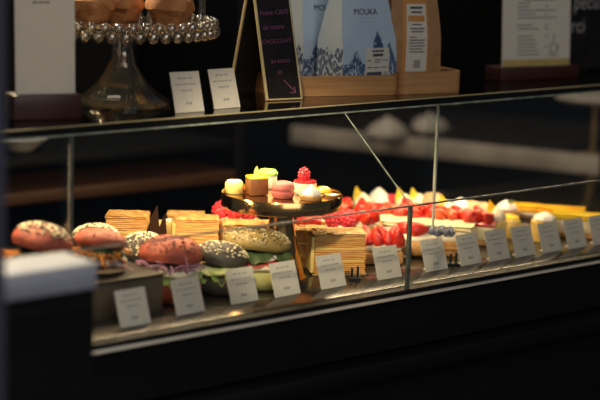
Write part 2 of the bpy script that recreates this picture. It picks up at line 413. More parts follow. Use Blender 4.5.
def sandwich(top, yy, base, label, R, ht, bm_bot, bm_top, fill, seedspec, oval=1.1, tilt=(0, 0), sd=1, lip=.25):
    P = at(*top, y=yy); loc = (P.x, P.y, base+.0005); rz = FR
    hs = {'lettuce': .004, 'dark_leaf': .005, 'carrot': .009, 'cabbage': .006}
    hb = max(.008, P.z-base-ht-sum(hs.get(f, .008) for f in fill)-.002)
    t = thing('sandwich', label, 'sandwich', loc, rz, 'filled seeded buns in the display case')
    rnd = random.Random(sd); SEED[0] = sd
    b = bm_()
    v = lathe(b, [(0, 0), (R*.7, 0), (R*.9, hb*.15), (R, hb*.5), (R*.97, hb*.85), (R*.85, hb), (0, hb)], 40)
    for q in v: q.co.x *= oval
    wobble(b, R*.05, 25, sd, v); finish('bottom_bun', b, bm_bot, t, True, 1.2)
    z = hb
    for f in fill:
        if f == 'lettuce': b = bm_(); ruffle(b, R, z+.003, oval, sd); finish('lettuce', b, lettuce_m, t, True, 2); z += .004
        elif f == 'dark_leaf': b = bm_(); ruffle(b, R*.98, z+.004, oval, sd+2, .004, 7); finish('salad_leaf', b, leaf_dark, t, True, 2); z += .005
        elif f == 'carrot': b = bm_(); shreds(b, R, z+.005, oval, 46, rnd); o = finish('carrot_shreds', b, carrot_m, t); o['kind'] = 'stuff'; z += .009
        elif f == 'cabbage': b = bm_(); shreds(b, R, z+.004, oval, 34, rnd); o = finish('cabbage_shreds', b, cabbage, t); o['kind'] = 'stuff'; z += .006
        elif f == 'cheese':
            b = bm_(); v = lathe(b, [(0, z), (R*.93, z), (R*.98, z+.004), (R*.9, z+.009), (0, z+.009)], 36)
            for q in v: q.co.x *= oval
            wobble(b, .004, 60, sd); finish('cheese', b, cheese_m, t); z += .008
        elif f in ('tomato', 'cucumber'):
            for k, a in enumerate((-2.3, -1.57, -.85)):
                b = bm_(); c = (R*.62*math.cos(a)*oval, R*.62*math.sin(a), z+.003+.0015*k)
                lathe(b, [(0, -.002), (R*.42, -.002), (R*.44, 0), (R*.42, .002), (0, .002)], 24, c, rot=(rnd.uniform(.05, .35), rnd.uniform(-.2, .2), 0))
                finish(f+'_slice', b, tomato_m if f == 'tomato' else cuc_m, t)
            z += .008
        elif f == 'egg':
            for k, a in enumerate((-1.9, -1.1)):
                b = bm_(); c = (R*.66*math.cos(a)*oval, R*.66*math.sin(a), z+.004)
                ico(b, c, .014, 2, (1.2, .9, .55)); wobble(b, .002, 70, k); finish('egg_slice', b, white_cream, t)
            z += .008
    b = bm_(); dome(b, R, ht, 44, sd, lip, oval)
    o = finish('top_bun', b, bm_top, t, True, 1.2); o.location = (0, R*.12, z); o.rotation_euler = (tilt[0], tilt[1], 0)
    for sm, n, cover, sz in seedspec:
        b = bm_(); seeds(b, R, ht, n, oval, lip, rnd, cover, sz); s = finish('sesame_seeds', b, sm, o); s['kind'] = 'stuff'
    return t

RZ = .055   # top of the dark riser
# riser under the first sandwiches
Pa = at(163, 272, z=RZ); 
t = thing('display_riser', 'dark stone riser block on the steel deck under the first red buns', 'riser', (-.575, .1+.11, 0), 0)
rw = Pa.x+.75
t.location.x = Pa.x-rw/2
b = bm_(); box(b, (0, 0, RZ/2-.002), (rw-.004, .216, RZ-.004), .002); finish('body', b, stone_dark, t)
b = bm_(); box(b, (0, 0, RZ-.002), (rw, .22, .004), .001); finish('top_plate', b, dark_wood, t)

sandwich((40, 224), .175, RZ, 'red bun with pale sesame on top, half hidden by the pale counter', .040, .036, bun_red, bun_red,
         ['lettuce', 'carrot', 'dark_leaf'], [(seed_white, 150, .55, .0021), (seed_dark, 150, .5, .0023)], 1.08, (-.14, .2), 1)
sandwich((100, 236), .160, RZ, 'red bun sandwich with carrot shreds, on the dark riser', .036, .025, mat('pale_bread', (.66, .42, .22), .6, nscale=60, bump=.3), bun_red,
         ['cabbage', 'cheese', 'carrot', 'dark_leaf'], [(seed_brown, 60, .3, .0014)], 1.05, (-.12, .1), 2)
sandwich((96, 230), .255, RZ, 'charcoal bun rimmed with pale sesame, behind the red bun with carrot', .035, .034, bun_black, bun_black,
         ['lettuce'], [(seed_white, 260, .3, .0015)], 1.05, (0, 0), 3)
sandwich((143, 233), .235, 0, 'grey bun thick with white sesame, behind the big red bun', .034, .042, bun_black, bun_black,
         ['lettuce', 'dark_leaf'], [(seed_white, 380, .15, .0016)], 1.08, (0, 0), 4)
sandwich((170, 236), .150, 0, 'large red seeded bun sandwich, in front of the white sesame bun', .044, .039, bun_red, bun_red,
         ['lettuce', 'cheese', 'cabbage'], [(seed_brown, 190, .25, .0016), (seed_dark, 50, .3, .0014)], 1.08, (-.16, .10), 5)
sandwich((222, 241), .140, 0, 'charcoal bun sandwich with cucumber and lettuce', .041, .034, bun_black, bun_black,
         ['lettuce', 'cucumber'], [(seed_white, 230, .30, .0014)], 1.0, (-.1, .12), 6)
sandwich((257, 228), .142, 0, 'olive green sesame bun sandwich with tomato and egg', .047, .030, bun_palegreen, bun_green,
         ['cheese', 'tomato', 'egg', 'dark_leaf'], [(seed_white, 230, .25, .0013), (seed_dark, 120, .2, .0013)], 1.12, (-.08, .08), 7)

# ================================================================== layered pastry slices
def mille(px, py, ztop, w, d, rz, label, sd, custard=True):
    P = at(px, py, z=ztop)
    t = thing('layered_pastry', label, 'pastry', (P.x, P.y, .0005), rz, 'layered puff pastry slices')
    b = bm_(); box(b, (0, 0, .0015), (w*1.06, d*1.06, .003), .001); finish('cake_board', b, gold_dull, t)
    h = ztop-.003; z = .003
    seq = [('puff_pastry', .30), ('custard', .05), ('puff_pastry', .26), ('custard', .05), ('puff_pastry', .27)]
    for k, (nm, f) in enumerate(seq):
        b = bm_()
        if nm == 'custard': box(b, (0, 0, z+h*f/2), (w*.975, d*.975, h*f+.001), .001); finish(nm, b, custard_m, t)
        else: stack(b, w, d, z, z+h*f, 12, .0006, sd*3+k); finish(nm, b, puff_m, t, True, .5)
        z += h*f
    b = bm_(); stack(b, w*1.01, d*1.01, z, z+h*.07, 3, .0012, sd+40, topbump=.002)
    for k in range(16):
        box(b, (random.uniform(-.45, .45)*w, random.uniform(-.45, .45)*d, z+h*.075), (random.uniform(.006, .014), random.uniform(.006, .012), .002), .0006, 1, (random.uniform(-.25, .25), random.uniform(-.25, .25), random.uniform(0, 3)))
    finish('caramel_top', b, crust_m, t, True, .5)
    if custard:
        b = bm_(); box(b, (-w/2-.003, 0, .003+h*.46), (.007, d*.94, h*.9), .0025, 3); wobble(b, .0012, 80, sd); finish('custard_side', b, custard_m, t)
    return t
mille(338, 231, .068, .082, .052, -.55, 'big layered puff pastry slice nearest the glass front', 1)
mille(309, 228, .062, .050, .045, -.6, 'small layered pastry slice tucked behind the big slice and gold stand', 2)
mille(128, 213.5, .076, .066, .05, -.72, 'layered pastry slice at back, left of the chocolate shard', 3, False)
mille(197, 217.5, .066, .070, .05, -.62, 'layered pastry slice with yellow custard side, right of the chocolate shard', 4)
mille(247, 222.5, .060, .078, .05, -.66, 'layered pastry slice under the gold stand plate, behind the olive bun', 5, False)
P = at(190, 214, z=.060)
mille(186, 213.5, .058, .06, .045, -.66, 'layered pastry slice in back row, behind the one with yellow custard side', 6, False)
# chocolate shards
for px, py, zt, lb, sc in ((152, 205, .095, 'tall dark chocolate shard standing between two layered pastry slices', 1.), (162, 213, .075, 'short dark chocolate piece beside the tall shard', .7)):
    P = at(px, py, z=zt)
    b = bm_(); s = sc
    prism(b, [(-.016*s, 0), (.010*s, 0), (.014*s, zt*.45), (.009*s, zt), (.002*s, zt*.86), (-.010*s, zt*.5)], -.0015, .0015)
    wobble(b, .002, 40, px); o = finish('chocolate_shard', b, choc_m, None, True, .5)
    tag(o, lb, 'chocolate', 'chocolate shards', (P.x, P.y, .0005), FR+.2)
P = at(168, 222, z=.05)
t = thing('custard_square', 'yellow custard square at back beside the chocolate shards', 'pastry', (P.x, P.y, .0005), FR)
b = bm_(); stack(b, .04, .04, .0, .012, 4, .0008, 5); finish('crust', b, tart_m, t, True, .5)
b = bm_(); box(b, (0, 0, .031), (.038, .038, .038), .003); finish('custard', b, custard_m, t)
b = bm_(); ico(b, (.004, 0, .052), .008, 2, (1.4, 1, .5)); finish('cream_dab', b, white_cream, t)

# ================================================================== fruit
def raspberry(bm, c, r, rnd, rot=None):
    M = Matrix.Translation(Vector(c)) @ (Matrix.Rotation(rnd.uniform(0, 6), 4, 'Z') @ Matrix.Rotation(rot if rot is not None else rnd.uniform(-.6, .6), 4, 'X'))
    vs = ico(bm, (0, 0, 0), r*.86, 2, (1, 1, 1.2))
    for l in range(6):
        e = -1.2+l*.5; n = max(1, int(9*math.cos(e))); 
        for k in range(n):
            a = 2*PI*(k+.5*(l % 2))/n; q = Vector((r*.84*math.cos(e)*math.cos(a), r*.84*math.cos(e)*math.sin(a), r*1.08*math.sin(e)))
            vs += ico(bm, q, r*.27, 1)
    bmesh.ops.transform(bm, matrix=M, verts=vs)
def strawberry(bm, c, L, rot):
    r = L*.40
    prof = [(0, -.02*L), (r*.55, 0), (r*.95, L*.14), (r, L*.3), (r*.86, L*.52), (r*.58, L*.76), (r*.28, L*.93), (0, L)]
    lathe(bm, prof, 14, c, rot=rot)
def lying(rnd, up=.35): return Matrix.Rotation(rnd.uniform(0, 2*PI), 4, 'Z') @ Matrix.Rotation(PI/2-up+rnd.uniform(-.25, .25), 4, 'X')

def raspberry_tart(px, py, zt, label, n, sd, R=.036, strawb=False):
    n = n if strawb else 5
    P = at(px, py, z=zt); rnd = random.Random(sd)
    t = thing('fruit_tartlet', label, 'tart', (P.x, P.y, .0005), 0, 'round fruit tartlets')
    hb = zt-.018
    b = bm_(); lathe(b, [(0, 0), (R*.85, 0), (R, hb*.6), (R*1.02, hb), (R*.94, hb+.001), (R*.9, hb*.9), (0, hb*.9)], 40, fn=lambda r, z, a: (r*(1+.02*math.cos(20*a)), z)); finish('tart_shell', b, tart_m, t)
    b = bm_(); lathe(b, [(0, hb*.85), (R*.9, hb*.85), (R*.86, hb+.001), (R*.4, hb+.004), (0, hb+.005)], 32); finish('cream', b, cream_m, t)
    for k in range(n):
        a = 2*PI*k/max(1, n-1); rr = R*.62 if k < n-1 else 0
        b = bm_()
        if strawb: strawberry(b, (rr*math.cos(a), rr*math.sin(a), hb+.008), .026, lying(rnd, .6)); finish('strawberry', b, straw_m, t)
        else: raspberry(b, (rr*math.cos(a), rr*math.sin(a), hb+.012), .0125, rnd, .25); finish('raspberry', b, rasp_m, t)
raspberry_tart(228, 207.5, .075, 'raspberry tartlet behind the gold stand plate, above the layered slice under it', 7, 1, .03)
raspberry_tart(243, 208.5, .072, 'second raspberry tartlet behind the gold stand plate', 7, 2, .028)
raspberry_tart(319, 208, .060, 'raspberry tartlet just behind the gold stand column', 8, 3, .036)
raspberry_tart(341, 216, .058, 'raspberry tartlet behind the big layered pastry slice', 8, 4, .030)
raspberry_tart(362, 213, .060, 'strawberry tartlet left of the glass joint, behind the glossy strawberry tart', 7, 5, .036, True)
raspberry_tart(308, 219, .062, 'small strawberry tartlet between gold column and big layered slice', 6, 6, .024, True)

# glossy strawberry tart with upright points
P = at(384, 267, z=0)
t = thing('strawberry_tart', 'glossy strawberry tart with upright berry points, left of the glass joint', 'tart', (P.x+.02, P.y+.03, .0005), -.5)
b = bm_(); box(b, (0, 0, .011), (.066, .05, .022), .004, 3); wobble(b, .0015, 60, 1); finish('tart_shell', b, tart_m, t)
b = bm_(); box(b, (0, 0, .0275), (.062, .046, .012), .005, 3); finish('cream', b, cream_m, t)
rnd = random.Random(11)
for i in range(4):
    for j in range(3):
        b = bm_(); x, y = (-.024+.016*i, -.016+.016*j)
        strawberry(b, (x, y, .031), rnd.uniform(.024, .032), Matrix.Rotation(rnd.uniform(0, 6), 4, 'Z') @ Matrix.Rotation(rnd.uniform(0, .45), 4, 'X'))
        finish('strawberry', b, straw_m if rnd.random() < .75 else straw_lt, t)
# long tart with one big strawberry
P = at(424, 262, z=0)
t = thing('fruit_eclair', 'oval pale pastry topped with one big strawberry, right of the glass joint', 'pastry', (P.x+.02, P.y+.035, .0005), -.5)
b = bm_(); ico(b, (0, 0, .017), .026, 3, (1.5, .85, .66)); wobble(b, .002, 50, 4); finish('choux', b, tart_m, t)
b = bm_(); ico(b, (0, 0, .032), .021, 3, (1.5, .8, .42)); wobble(b, .003, 60, 5); finish('cream', b, cream_m, t)
b = bm_(); strawberry(b, (-.018, -.002, .045), .036, Matrix.Rotation(-PI/2, 4, 'Z') @ Matrix.Rotation(-PI/2+.1, 4, 'X')); finish('strawberry', b, straw_m, t)
b = bm_(); strawberry(b, (-.012, .014, .043), .03, Matrix.Rotation(.7, 4, 'Z') @ Matrix.Rotation(-PI/2+.2, 4, 'X')); finish('strawberry', b, straw_m, t)
# blueberry tart
P = at(447, 258, z=0)
t = thing('blueberry_tart', 'square brown tart heaped with blueberries', 'tart', (P.x+.012, P.y+.03, .0005), -.6)
b = bm_(); stack(b, .05, .046, 0, .026, 6, .001, 31); finish('crust', b, tart_m, t, True, .5)
b = bm_(); box(b, (0, 0, .029), (.047, .043, .008), .002); finish('cream', b, cream_m, t)
rnd = random.Random(5)
for i in range(4):
    for j in range(3):
        b = bm_(); r = rnd.uniform(.0062, .0078)
        c = (-.018+.012*i+rnd.uniform(-.002, .002), -.013+.013*j+rnd.uniform(-.002, .002), .0325+r)
        v = lathe(b, [(0, -r), (r*.6, -r*.8), (r, 0), (r*.75, r*.68), (r*.42, r*.88), (r*.36, r*.80), (0, r*.72)], 14, c, rot=(rnd.uniform(-.5, .5), rnd.uniform(-.5, .5), 0))
        finish('blueberry', b, blue_m, t)

# ---------------------------------------------------------------- long strips of cake
def strip(p0, p1, z, w, label, name, layers, sd):
    A, B = at(*p0, z=z), at(*p1, z=z); d = (B-A); L = d.length; rz = math.atan2(d.y, d.x); M = (A+B)/2
    t = thing(name, label, 'cake', (M.x, M.y, .0005), rz)
    zz = 0
    for nm, hh, m, ww in layers:
        b = bm_(); box(b, (0, 0, zz+hh/2), (L, w*ww, hh), min(.003, hh*.3), 2); finish(nm, b, m, t); zz += hh
    return t, L, zz
def berry_strip(p0, p1, z, w, label, sd, layers, n):
    t, L, zz = strip(p0, p1, z, w, label, 'strawberry_strip_cake', layers, sd); rnd = random.Random(sd)
    cols = 3; rows = n//cols
    for i in range(rows):
        for j in range(cols):
            b = bm_(); x = -L/2+L*(i+.5)/rows+rnd.uniform(-.003, .003); y = -w/2+w*(j+.5)/cols+rnd.uniform(-.003, .003)
            strawberry(b, (x, y, zz+.004), rnd.uniform(.022, .030), lying(rnd, .45)); finish('strawberry', b, straw_m if rnd.random() < .55 else straw_lt, t)
S_L = [('biscuit_base', .010, tart_m, 1), ('cream_layer', .024, pistachio_m, .98), ('red_glaze', .006, glaze_red, .98)]
berry_strip((332, 205), (498, 217), .048, .07, 'long strawberry cake strip before the row of cream domes', 9, S_L, 42)
def plain_strip(p0, p1, z, w, label, m, sd, top='glaze', name='glazed_cake_bar'):
    t, L, zz = strip(p0, p1, z, w, label, name, [('biscuit_base', .008, tart_m, 1), ('cream_layer', z-.018, cream_m, .97)], sd)
    b = bm_(); stack(b, L, w*.98, zz, zz+.010, 3, .0012, sd, topbump=.003); finish('glaze', b, m, t, True, .8)
plain_strip((352, 215), (474, 225), .040, .062, 'long pale cream cake strip in front of the strawberry strip', pistachio_m, 20, name='cream_cake_strip')
plain_strip((512, 204), (584, 209.5), .042, .045, 'long yellow glazed cake bar at the back of the case', mango_m, 21)
plain_strip((553, 212), (640, 218), .042, .042, 'long yellow glazed cake bar running out past the picture edge', lemon_m, 22)
plain_strip((513, 215.5), (556, 219), .036, .035, 'dark chocolate slab between lemon tart and yellow bar', choc_m, 23, name='chocolate_cake_bar')

# ---------------------------------------------------------------- cream domes with petals
def petal(bm, L, w, bend=.35):
    n = 7; rows = []
    for i in range(n):
        s = i/(n-1); ww = w*math.sin(PI*min(1, .12+.88*s)**.8)*.5+.0004
        y = -L*bend*s*s; z = L*s
        rows.append([bm.verts.new((-ww, y+ww*.3, z)), bm.verts.new((0, y, z)), bm.verts.new((ww, y+ww*.3, z))])
    for A, B in zip(rows, rows[1:]):
        for k in (0, 1): bm.faces.new((A[k], A[k+1], B[k+1], B[k]))
    r = bmesh.ops.solidify(bm, geom=bm.faces[:], thickness=.0012)
def cream_dome(px, py, zt, label, R=.020, cm=cream_m, pet=True, hz=.030, rasp=False, twist=True):
    P = at(px, py, z=zt)
    t = thing('cream_dome_tartlet', label, 'tartlet', (P.x, P.y, .0005), FR, 'cream dome tartlets')
    shell_m = custard_m if px in (497, 545) else tart_m
    hb = zt-hz
    b = bm_(); lathe(b, [(0, 0), (R*1.1, 0), (R*1.22, hb*.8), (R*1.25, hb), (R*1.1, hb), (0, hb*.9)], 36, fn=lambda r, z, a: (r*(1+.025*math.cos(14*a)), z)); finish('tart_shell', b, shell_m, t)
    b = bm_()
    prof = [(0, hb*.9), (R*.9, hb), (R*1.05, hb+hz*.18), (R*.98, hb+hz*.4), (R*.74, hb+hz*.62), (R*.46, hb+hz*.8), (R*.2, hb+hz*.95), (0, hb+hz)]
    lathe(b, prof, 36, fn=lambda r, z, a: (r*(1+(.07*math.cos(7*a+z*160) if twist else 0)), z)); finish('cream', b, cm, t)
    if pet:
        b = bm_(); petal(b, .030, .020); v = b.verts[:]; xf(b, v, loc=(-.004, -R*.75, hb+hz*.35), rot=(-.75, -.25, .2)); finish('petal', b, petal_m, t)
    if rasp:
        b = bm_(); raspberry(b, (R*1.1, -R*.2, hb+.012), .010, random.Random(3)); finish('raspberry', b, rasp_m, t)
    return t
cream_dome(363, 192.5, 0.052, 'cream dome with yellow petal, behind the gold stand plate', .017, hz=.026)
cream_dome(379, 187.5, 0.056, 'tallest white piped cream dome, beside a raspberry at back', .022, white_cream, False, .036, True)
cream_dome(405, 193.5, 0.052, 'cream dome with yellow petal, directly behind the slanted glass joint', .017, hz=.026)
cream_dome(419, 193.5, 0.052, 'broad cream dome with yellow petal, right of the slanted glass joint', .019, hz=.026)
cream_dome(448, 200.5, 0.056, 'cream dome with yellow petal, right of the upright glass edge', .016, hz=.026)
cream_dome(461, 197.5, 0.054, 'smooth white cream dome next to the beige shells', .018, white_cream, False, .022, False, False)
cream_dome(497, 206.5, 0.064, 'lemon cream dome with yellow petal, before the chocolate slab', .016, hz=.026)
cream_dome(507, 200.0, 0.056, 'pale lilac cream dome behind the lemon cream dome', .019, mat('lilac_cream', (.74, .66, .68), .5, nscale=30, sss=.1), False, .020, False, False)
cream_dome(545, 212.0, 0.052, 'white cream dollop on a pale round base before the yellow bars', .019, white_cream, False, .016)
def shell(px, py, zt, label, R):
    P = at(px, py, z=zt)
    t = thing('beige_choux', label, 'choux bun', (P.x, P.y, .0005), FR, 'beige choux buns at the back')
    h = zt*.42
    b = bm_(); lathe(b, [(0, 0), (R*.85, 0), (R, h*.5), (R*.9, h), (0, h)], 30); wobble(b, .002, 50, px); finish('bottom_shell', b, tart_m, t)
    b = bm_(); lathe(b, [(0, h), (R*.95, h), (R*.98, h+.004), (R*.93, h+.008), (0, h+.008)], 30); finish('cream', b, cream_m, t)
    b = bm_(); lathe(b, [(0, h+.008), (R*.98, h+.008), (R, h+.013), (R*.88, zt*.80), (R*.55, zt*.95), (0, zt)], 30); wobble(b, .003, 50, px); finish('top_shell', b, mac_beige, t)
shell(433, 193, .054, 'beige choux bun behind the upright glass edge', .026)
shell(473, 201, .048, 'beige choux bun nearest the white smooth dome', .022)
shell(485, 202.5, .046, 'beige choux bun before the lilac dome', .020)

# lemon tart in front: yellow sided cylinder beneath the lemon dome
P = at(502, 214, z=.04)
t = thing('lemon_tart', 'pale yellow round tart with cream side, left of the chocolate slab', 'tart', (P.x+.006, P.y-.012, .0005), FR)
b = bm_(); lathe(b, [(0, 0), (.021, 0), (.0225, .012), (.0225, .03), (.020, .033), (0, .033)], 36); finish('cake_body', b, custard_m, t)
b = bm_(); lathe(b, [(0, .033), (.019, .033), (.018, .037), (.008, .040), (0, .0405)], 30); finish('lemon_curd', b, lemon_m, t)
# green sprig on the bar
P = at(511, 202, z=.055)
t = thing('herb_sprig', 'small green sprig standing on the end of a yellow bar', 'herb', (P.x, P.y, .044), FR)
b = bm_(); tube(b, [(0, 0, 0), (.001, 0, .008), (0, 0, .016)], .0009, 5); finish('stem', b, lettuce_m, t)
for s in (-1, 1):
    b = bm_(); petal(b, .010, .005); xf(b, b.verts[:], loc=(0, 0, .008), rot=(0, s*.8, 0)); finish('leaf', b, lettuce_m, t)

# ================================================================== gold stand with petits fours
ZP = .131
PS = Vector((-.118, .168, 0))
q = at(282, 196, z=ZP); PS = Vector((q.x, q.y, 0))
t = thing('gold_cake_stand', 'round mirror gold cake stand on a flared column, holding petits fours', 'cake stand', (PS.x, PS.y, 0))
RPL = .0955
b = bm_(); lathe(b, [(0, ZP-.016), (RPL*.985, ZP-.016), (RPL, ZP-.0145), (RPL, ZP+.0045), (RPL-.001, ZP+.006), (RPL-.0025, ZP+.005), (RPL-.003, ZP-.003), (0, ZP-.003)], 96); finish('plate', b, gold, t)
b = bm_(); lathe(b, [(0, 0), (.042, 0), (.042, .003), (.038, .007), (.0325, .03), (.024, .07), (.0185, .10), (.0175, ZP-.016), (0, ZP-.016)], 64); finish('column', b, gold, t)
ZT = ZP-.0025
def onplate(px, py): return at(px, py, z=ZT)
P = onplate(234, 193)
t = thing('petit_four', 'small cream white petit four on the gold stand, nearest its shaded end', 'petit four', (P.x, P.y, ZT), FR, 'petits fours on the gold stand')
b = bm_(); lathe(b, [(0, 0), (.0135, 0), (.0145, .002), (.0145, .016), (.013, .0185), (0, .019)], 36); finish('cake_body', b, custard_m, t)
b = bm_(); lathe(b, [(0, .019), (.012, .019), (.0115, .0205), (0, .021)], 30); finish('icing', b, cream_m, t)
P = onplate(256.5, 194)
t = thing('petit_four', 'chocolate cube petit four with yellow glaze and an almond leaf', 'petit four', (P.x, P.y, ZT), FR+.35, 'petits fours on the gold stand')
b = bm_(); box(b, (0, 0, .013), (.030, .030, .026), .0018); wobble(b, .0005, 120, 2); finish('cake_body', b, milkchoc_m, t)
b = bm_(); box(b, (0, 0, .0275), (.031, .031, .004), .0018); wobble(b, .0008, 90, 3); finish('glaze', b, lemon_m, t)
b = bm_(); petal(b, .017, .0085, .1); xf(b, b.verts[:], loc=(0, 0, .028), rot=(-.15, 0, 0)); finish('almond_leaf', b, almond_m, t)
P = onplate(271, 189)
t = thing('petit_four', 'cream petit four with green crumb top, behind the chocolate cube', 'petit four', (P.x+.003, P.y+.012, ZT), FR, 'petits fours on the gold stand')
b = bm_(); lathe(b, [(0, 0), (.014, 0), (.015, .003), (.0145, .022), (0, .022)], 30); finish('cake_body', b, cream_m, t)
b = bm_(); lathe(b, [(0, .022), (.0155, .022), (.016, .026), (.012, .030), (0, .031)], 30); wobble(b, .0015, 200, 2); finish('crumb_top', b, green_top, t)
P = onplate(284.5, 198)
t = thing('macaron', 'pink macaron at the front of the gold stand', 'macaron', (P.x, P.y+.004, ZT), FR, 'petits fours on the gold stand')
R = .0182
b = bm_(); lathe(b, [(0, 0), (R*.8, 0), (R*.97, .004), (R, .007), (R*1.03, .0085), (R*1.0, .0105), (0, .0105)], 44); finish('bottom_shell', b, mac_pink, t)
b = bm_(); lathe(b, [(0, .0105), (R*.93, .0105), (R*.95, .0125), (R*.93, .0145), (0, .0145)], 36); finish('filling', b, mat('pink_filling', (.50, .10, .10), .5), t)
b = bm_(); lathe(b, [(0, .0145), (R*1.0, .0145), (R*1.03, .0165), (R, .018), (R*.96, .0215), (R*.75, .0245), (R*.4, .0262), (0, .0267)], 44); finish('top_shell', b, mac_pink, t)
P = onplate(308, 194)
t = thing('petit_four', 'cream cake petit four with red glaze and a raspberry on top', 'petit four', (P.x, P.y+.008, ZT), FR, 'petits fours on the gold stand')
b = bm_(); lathe(b, [(0, 0), (.018, 0), (.0185, .003), (.0185, .016), (.018, .018), (0, .018)], 36); finish('cake_body', b, cream_m, t)
b = bm_(); lathe(b, [(0, .018), (.0183, .018), (.018, .021), (.015, .022), (0, .022)], 36); finish('glaze', b, glaze_red, t)
b = bm_(); raspberry(b, (-.002, 0, .030), .0098, random.Random(2), .1); finish('raspberry', b, rasp_m, t)
P = onplate(312, 199.5)
t = thing('petit_four', 'small tartlet with a white meringue peak, before the raspberry cake', 'petit four', (P.x, P.y+.002, ZT), FR, 'petits fours on the gold stand')
b = bm_(); lathe(b, [(0, 0), (.016, 0), (.0185, .005), (.0185, .0065), (0, .006)], 40, fn=lambda r, z, a: (r*(1+.03*math.cos(18*a)), z)); finish('tart_shell', b, tart_m, t)
b = bm_(); lathe(b, [(0, .005), (.0135, .0055), (.0152, .009), (.0135, .013), (.009, .0165), (.0045, .020), (.0015, .0238), (0, .0245)], 36, fn=lambda r, z, a: (r*(1+.08*math.cos(6*a+z*220)), z)); finish('meringue', b, white_cream, t)
P = onplate(328, 195.5)
t = thing('petit_four', 'small bright yellow petit four nearest the rim of the gold stand', 'petit four', (P.x, P.y+.012, ZT), FR, 'petits fours on the gold stand')
b = bm_(); lathe(b, [(0, 0), (.012, 0), (.014, .004), (.0142, .005), (0, .005)], 32); finish('tart_shell', b, tart_m, t)
b = bm_(); lathe(b, [(0, .0045), (.013, .005), (.012, .009), (.007, .0125), (0, .0135)], 30); finish('lemon_curd', b, lemon_m, t)
P = onplate(334, 197)
t = thing('petit_four', 'flat golden tartlet lying at the rim beside the meringue tartlet', 'petit four', (P.x-.002, P.y+.003, ZT), FR, 'petits fours on the gold stand')
b = bm_(); lathe(b, [(0, 0), (.010, 0), (.0115, .004), (.0105, .0045), (0, .003)], 30); finish('tart_shell', b, tart_m, t)
b = bm_(); lathe(b, [(0, .003), (.0098, .004), (.006, .0055), (0, .006)], 24); finish('glaze', b, mango_m, t)

# ================================================================== on the glass shelf
# ---- menu stands
def menu_stand(pL, pR, label, hcard, wcard, hbase, rows, accent, lean):
    A, B = at(*pL, z=SH1), at(*pR, z=SH1); M = (A+B)/2; d = B-A; w = d.length
    t = thing('menu_stand', label, 'menu stand', (M.x, M.y, SH1+.0005), math.atan2(d.y, d.x))
    b = bm_(); box(b, (0, .02, hbase/2), (w, .05, hbase), .002); finish('base', b, burgundy, t)
    R = Matrix.Translation((0, .01, hbase*.9)) @ Matrix.Rotation(-lean, 4, 'X')
    b = bm_(); v = box(b, (0, 0, hcard/2), (wcard, .003, hcard), .0005); xf(b, v, rot=R); finish('card', b, paper, t, False)
    b = bm_(); vs = []; rnd = random.Random(label)
    for z, x0, L, h in rows: 
        x = x0
        while x < x0+L-.002:
            ww = min(rnd.uniform(.004, .010), x0+L-x); vs += box(b, (x+ww/2, -.0018, z), (ww, .0005, h)); x += ww+.0015
    xf(b, vs, rot=R); finish('printed_text', b, ink, t, False)
    return t, R
A = .092
t, R = menu_stand((13, 121), (81, 119), 'white card menu in a dark red wooden base, beside the glass cake stand', .19, .088, .036,
           [(.134, -.018, .028, .0022)], None, .04)
t, R = menu_stand((499, 81), (577, 78), 'printed cafe menu card with gold band in burgundy base', .20, .158, .024,
           [(.125, -.03, .075, .0026)]+[(.125-.006-.0068*i, -.045, [.03, .026, .09, .04, .09, 0, .035, .05, 0, .036, .04, .045, .042, .05, .05, 0, .045, .03, .06][i], .0018) for i in range(19) if i not in (5, 8, 15)], None, .06)
b = bm_(); v = box(b, (0, -.0019, .009), (.156, .0006, .012)); xf(b, v, rot=R); o = finish('gold_band', b, mat('gold_print', (.50, .36, .12), .5, nscale=30), t, False)
b = bm_(); vs = []
for i in (1, 3, 4, 6, 7, 9, 12, 17): vs += box(b, (.022, -.0018, .125-.006-.0068*i), (.006, .0005, .0018))
# cup drawing
n0 = len(b.verts)
pts = [(.032, .042), (.033, .028), (.040, .024), (.047, .028), (.048, .042)]
for p, q2 in zip(pts, pts[1:]):
    m = ((p[0]+q2[0])/2, (p[1]+q2[1])/2); L = math.dist(p, q2); a = math.atan2(q2[1]-p[1], q2[0]-p[0])
    vs += box(b, (m[0], -.0018, m[1]), (L+.001, .0005, .0015), rot=(0, -a, 0))
for c, s, a in (((.040, .042), (.016, .0012), 0), ((.040, .021), (.02, .0014), 0), ((.051, .036), (.0012, .008), 0), ((.0395, .050), (.0012, .010), .3), ((.041, .059), (.0012, .008), -.3), ((.028, .024), (.0012, .006), 0)):
    vs += box(b, (c[0], -.0018, c[1]), (s[0], .0005, s[1]), rot=(0, a, 0))
xf(b, vs, rot=R); finish('cup_drawing', b, ink, t, False)

# ---- glass cake stand with cloche and muffins
P = at(122, 104, z=SH1)
t = thing('glass_cake_stand', 'pressed glass pedestal cake stand with beaded rim and glass dome', 'cake stand', (P.x, P.y, SH1+.0005))
ZC = .114; RC = .142
b = bm_(); prof = [(0, .0), (.073, 0), (.074, .004), (.067, .010), (.055, .018), (.042, .030), (.030, .046), (.022, .060), (.0175, .076), (.016, .09), (.018, ZC), (0, ZC)]
lathe(b, prof, 72, fn=lambda r, z, a: (r*(1+.012*math.cos(24*a)), z)); finish('pedestal', b, crystal, t)
b = bm_(); lathe(b, [(0, ZC), (RC-.01, ZC), (RC, ZC+.004), (RC, ZC+.010), (RC-.006, ZC+.012), (0, ZC+.008)], 96); finish('plate', b, crystal, t)
b = bm_()
for k in range(44):
    a = 2*PI*k/44
    ico(b, (RC*math.cos(a), RC*math.sin(a), ZC+.001), .0088, 2, (1, 1, 1.05))
for k in range(44):
    a = 2*PI*(k+.5)/44
    ico(b, ((RC-.001)*math.cos(a), (RC-.001)*math.sin(a), ZC+.014), .0078, 2)
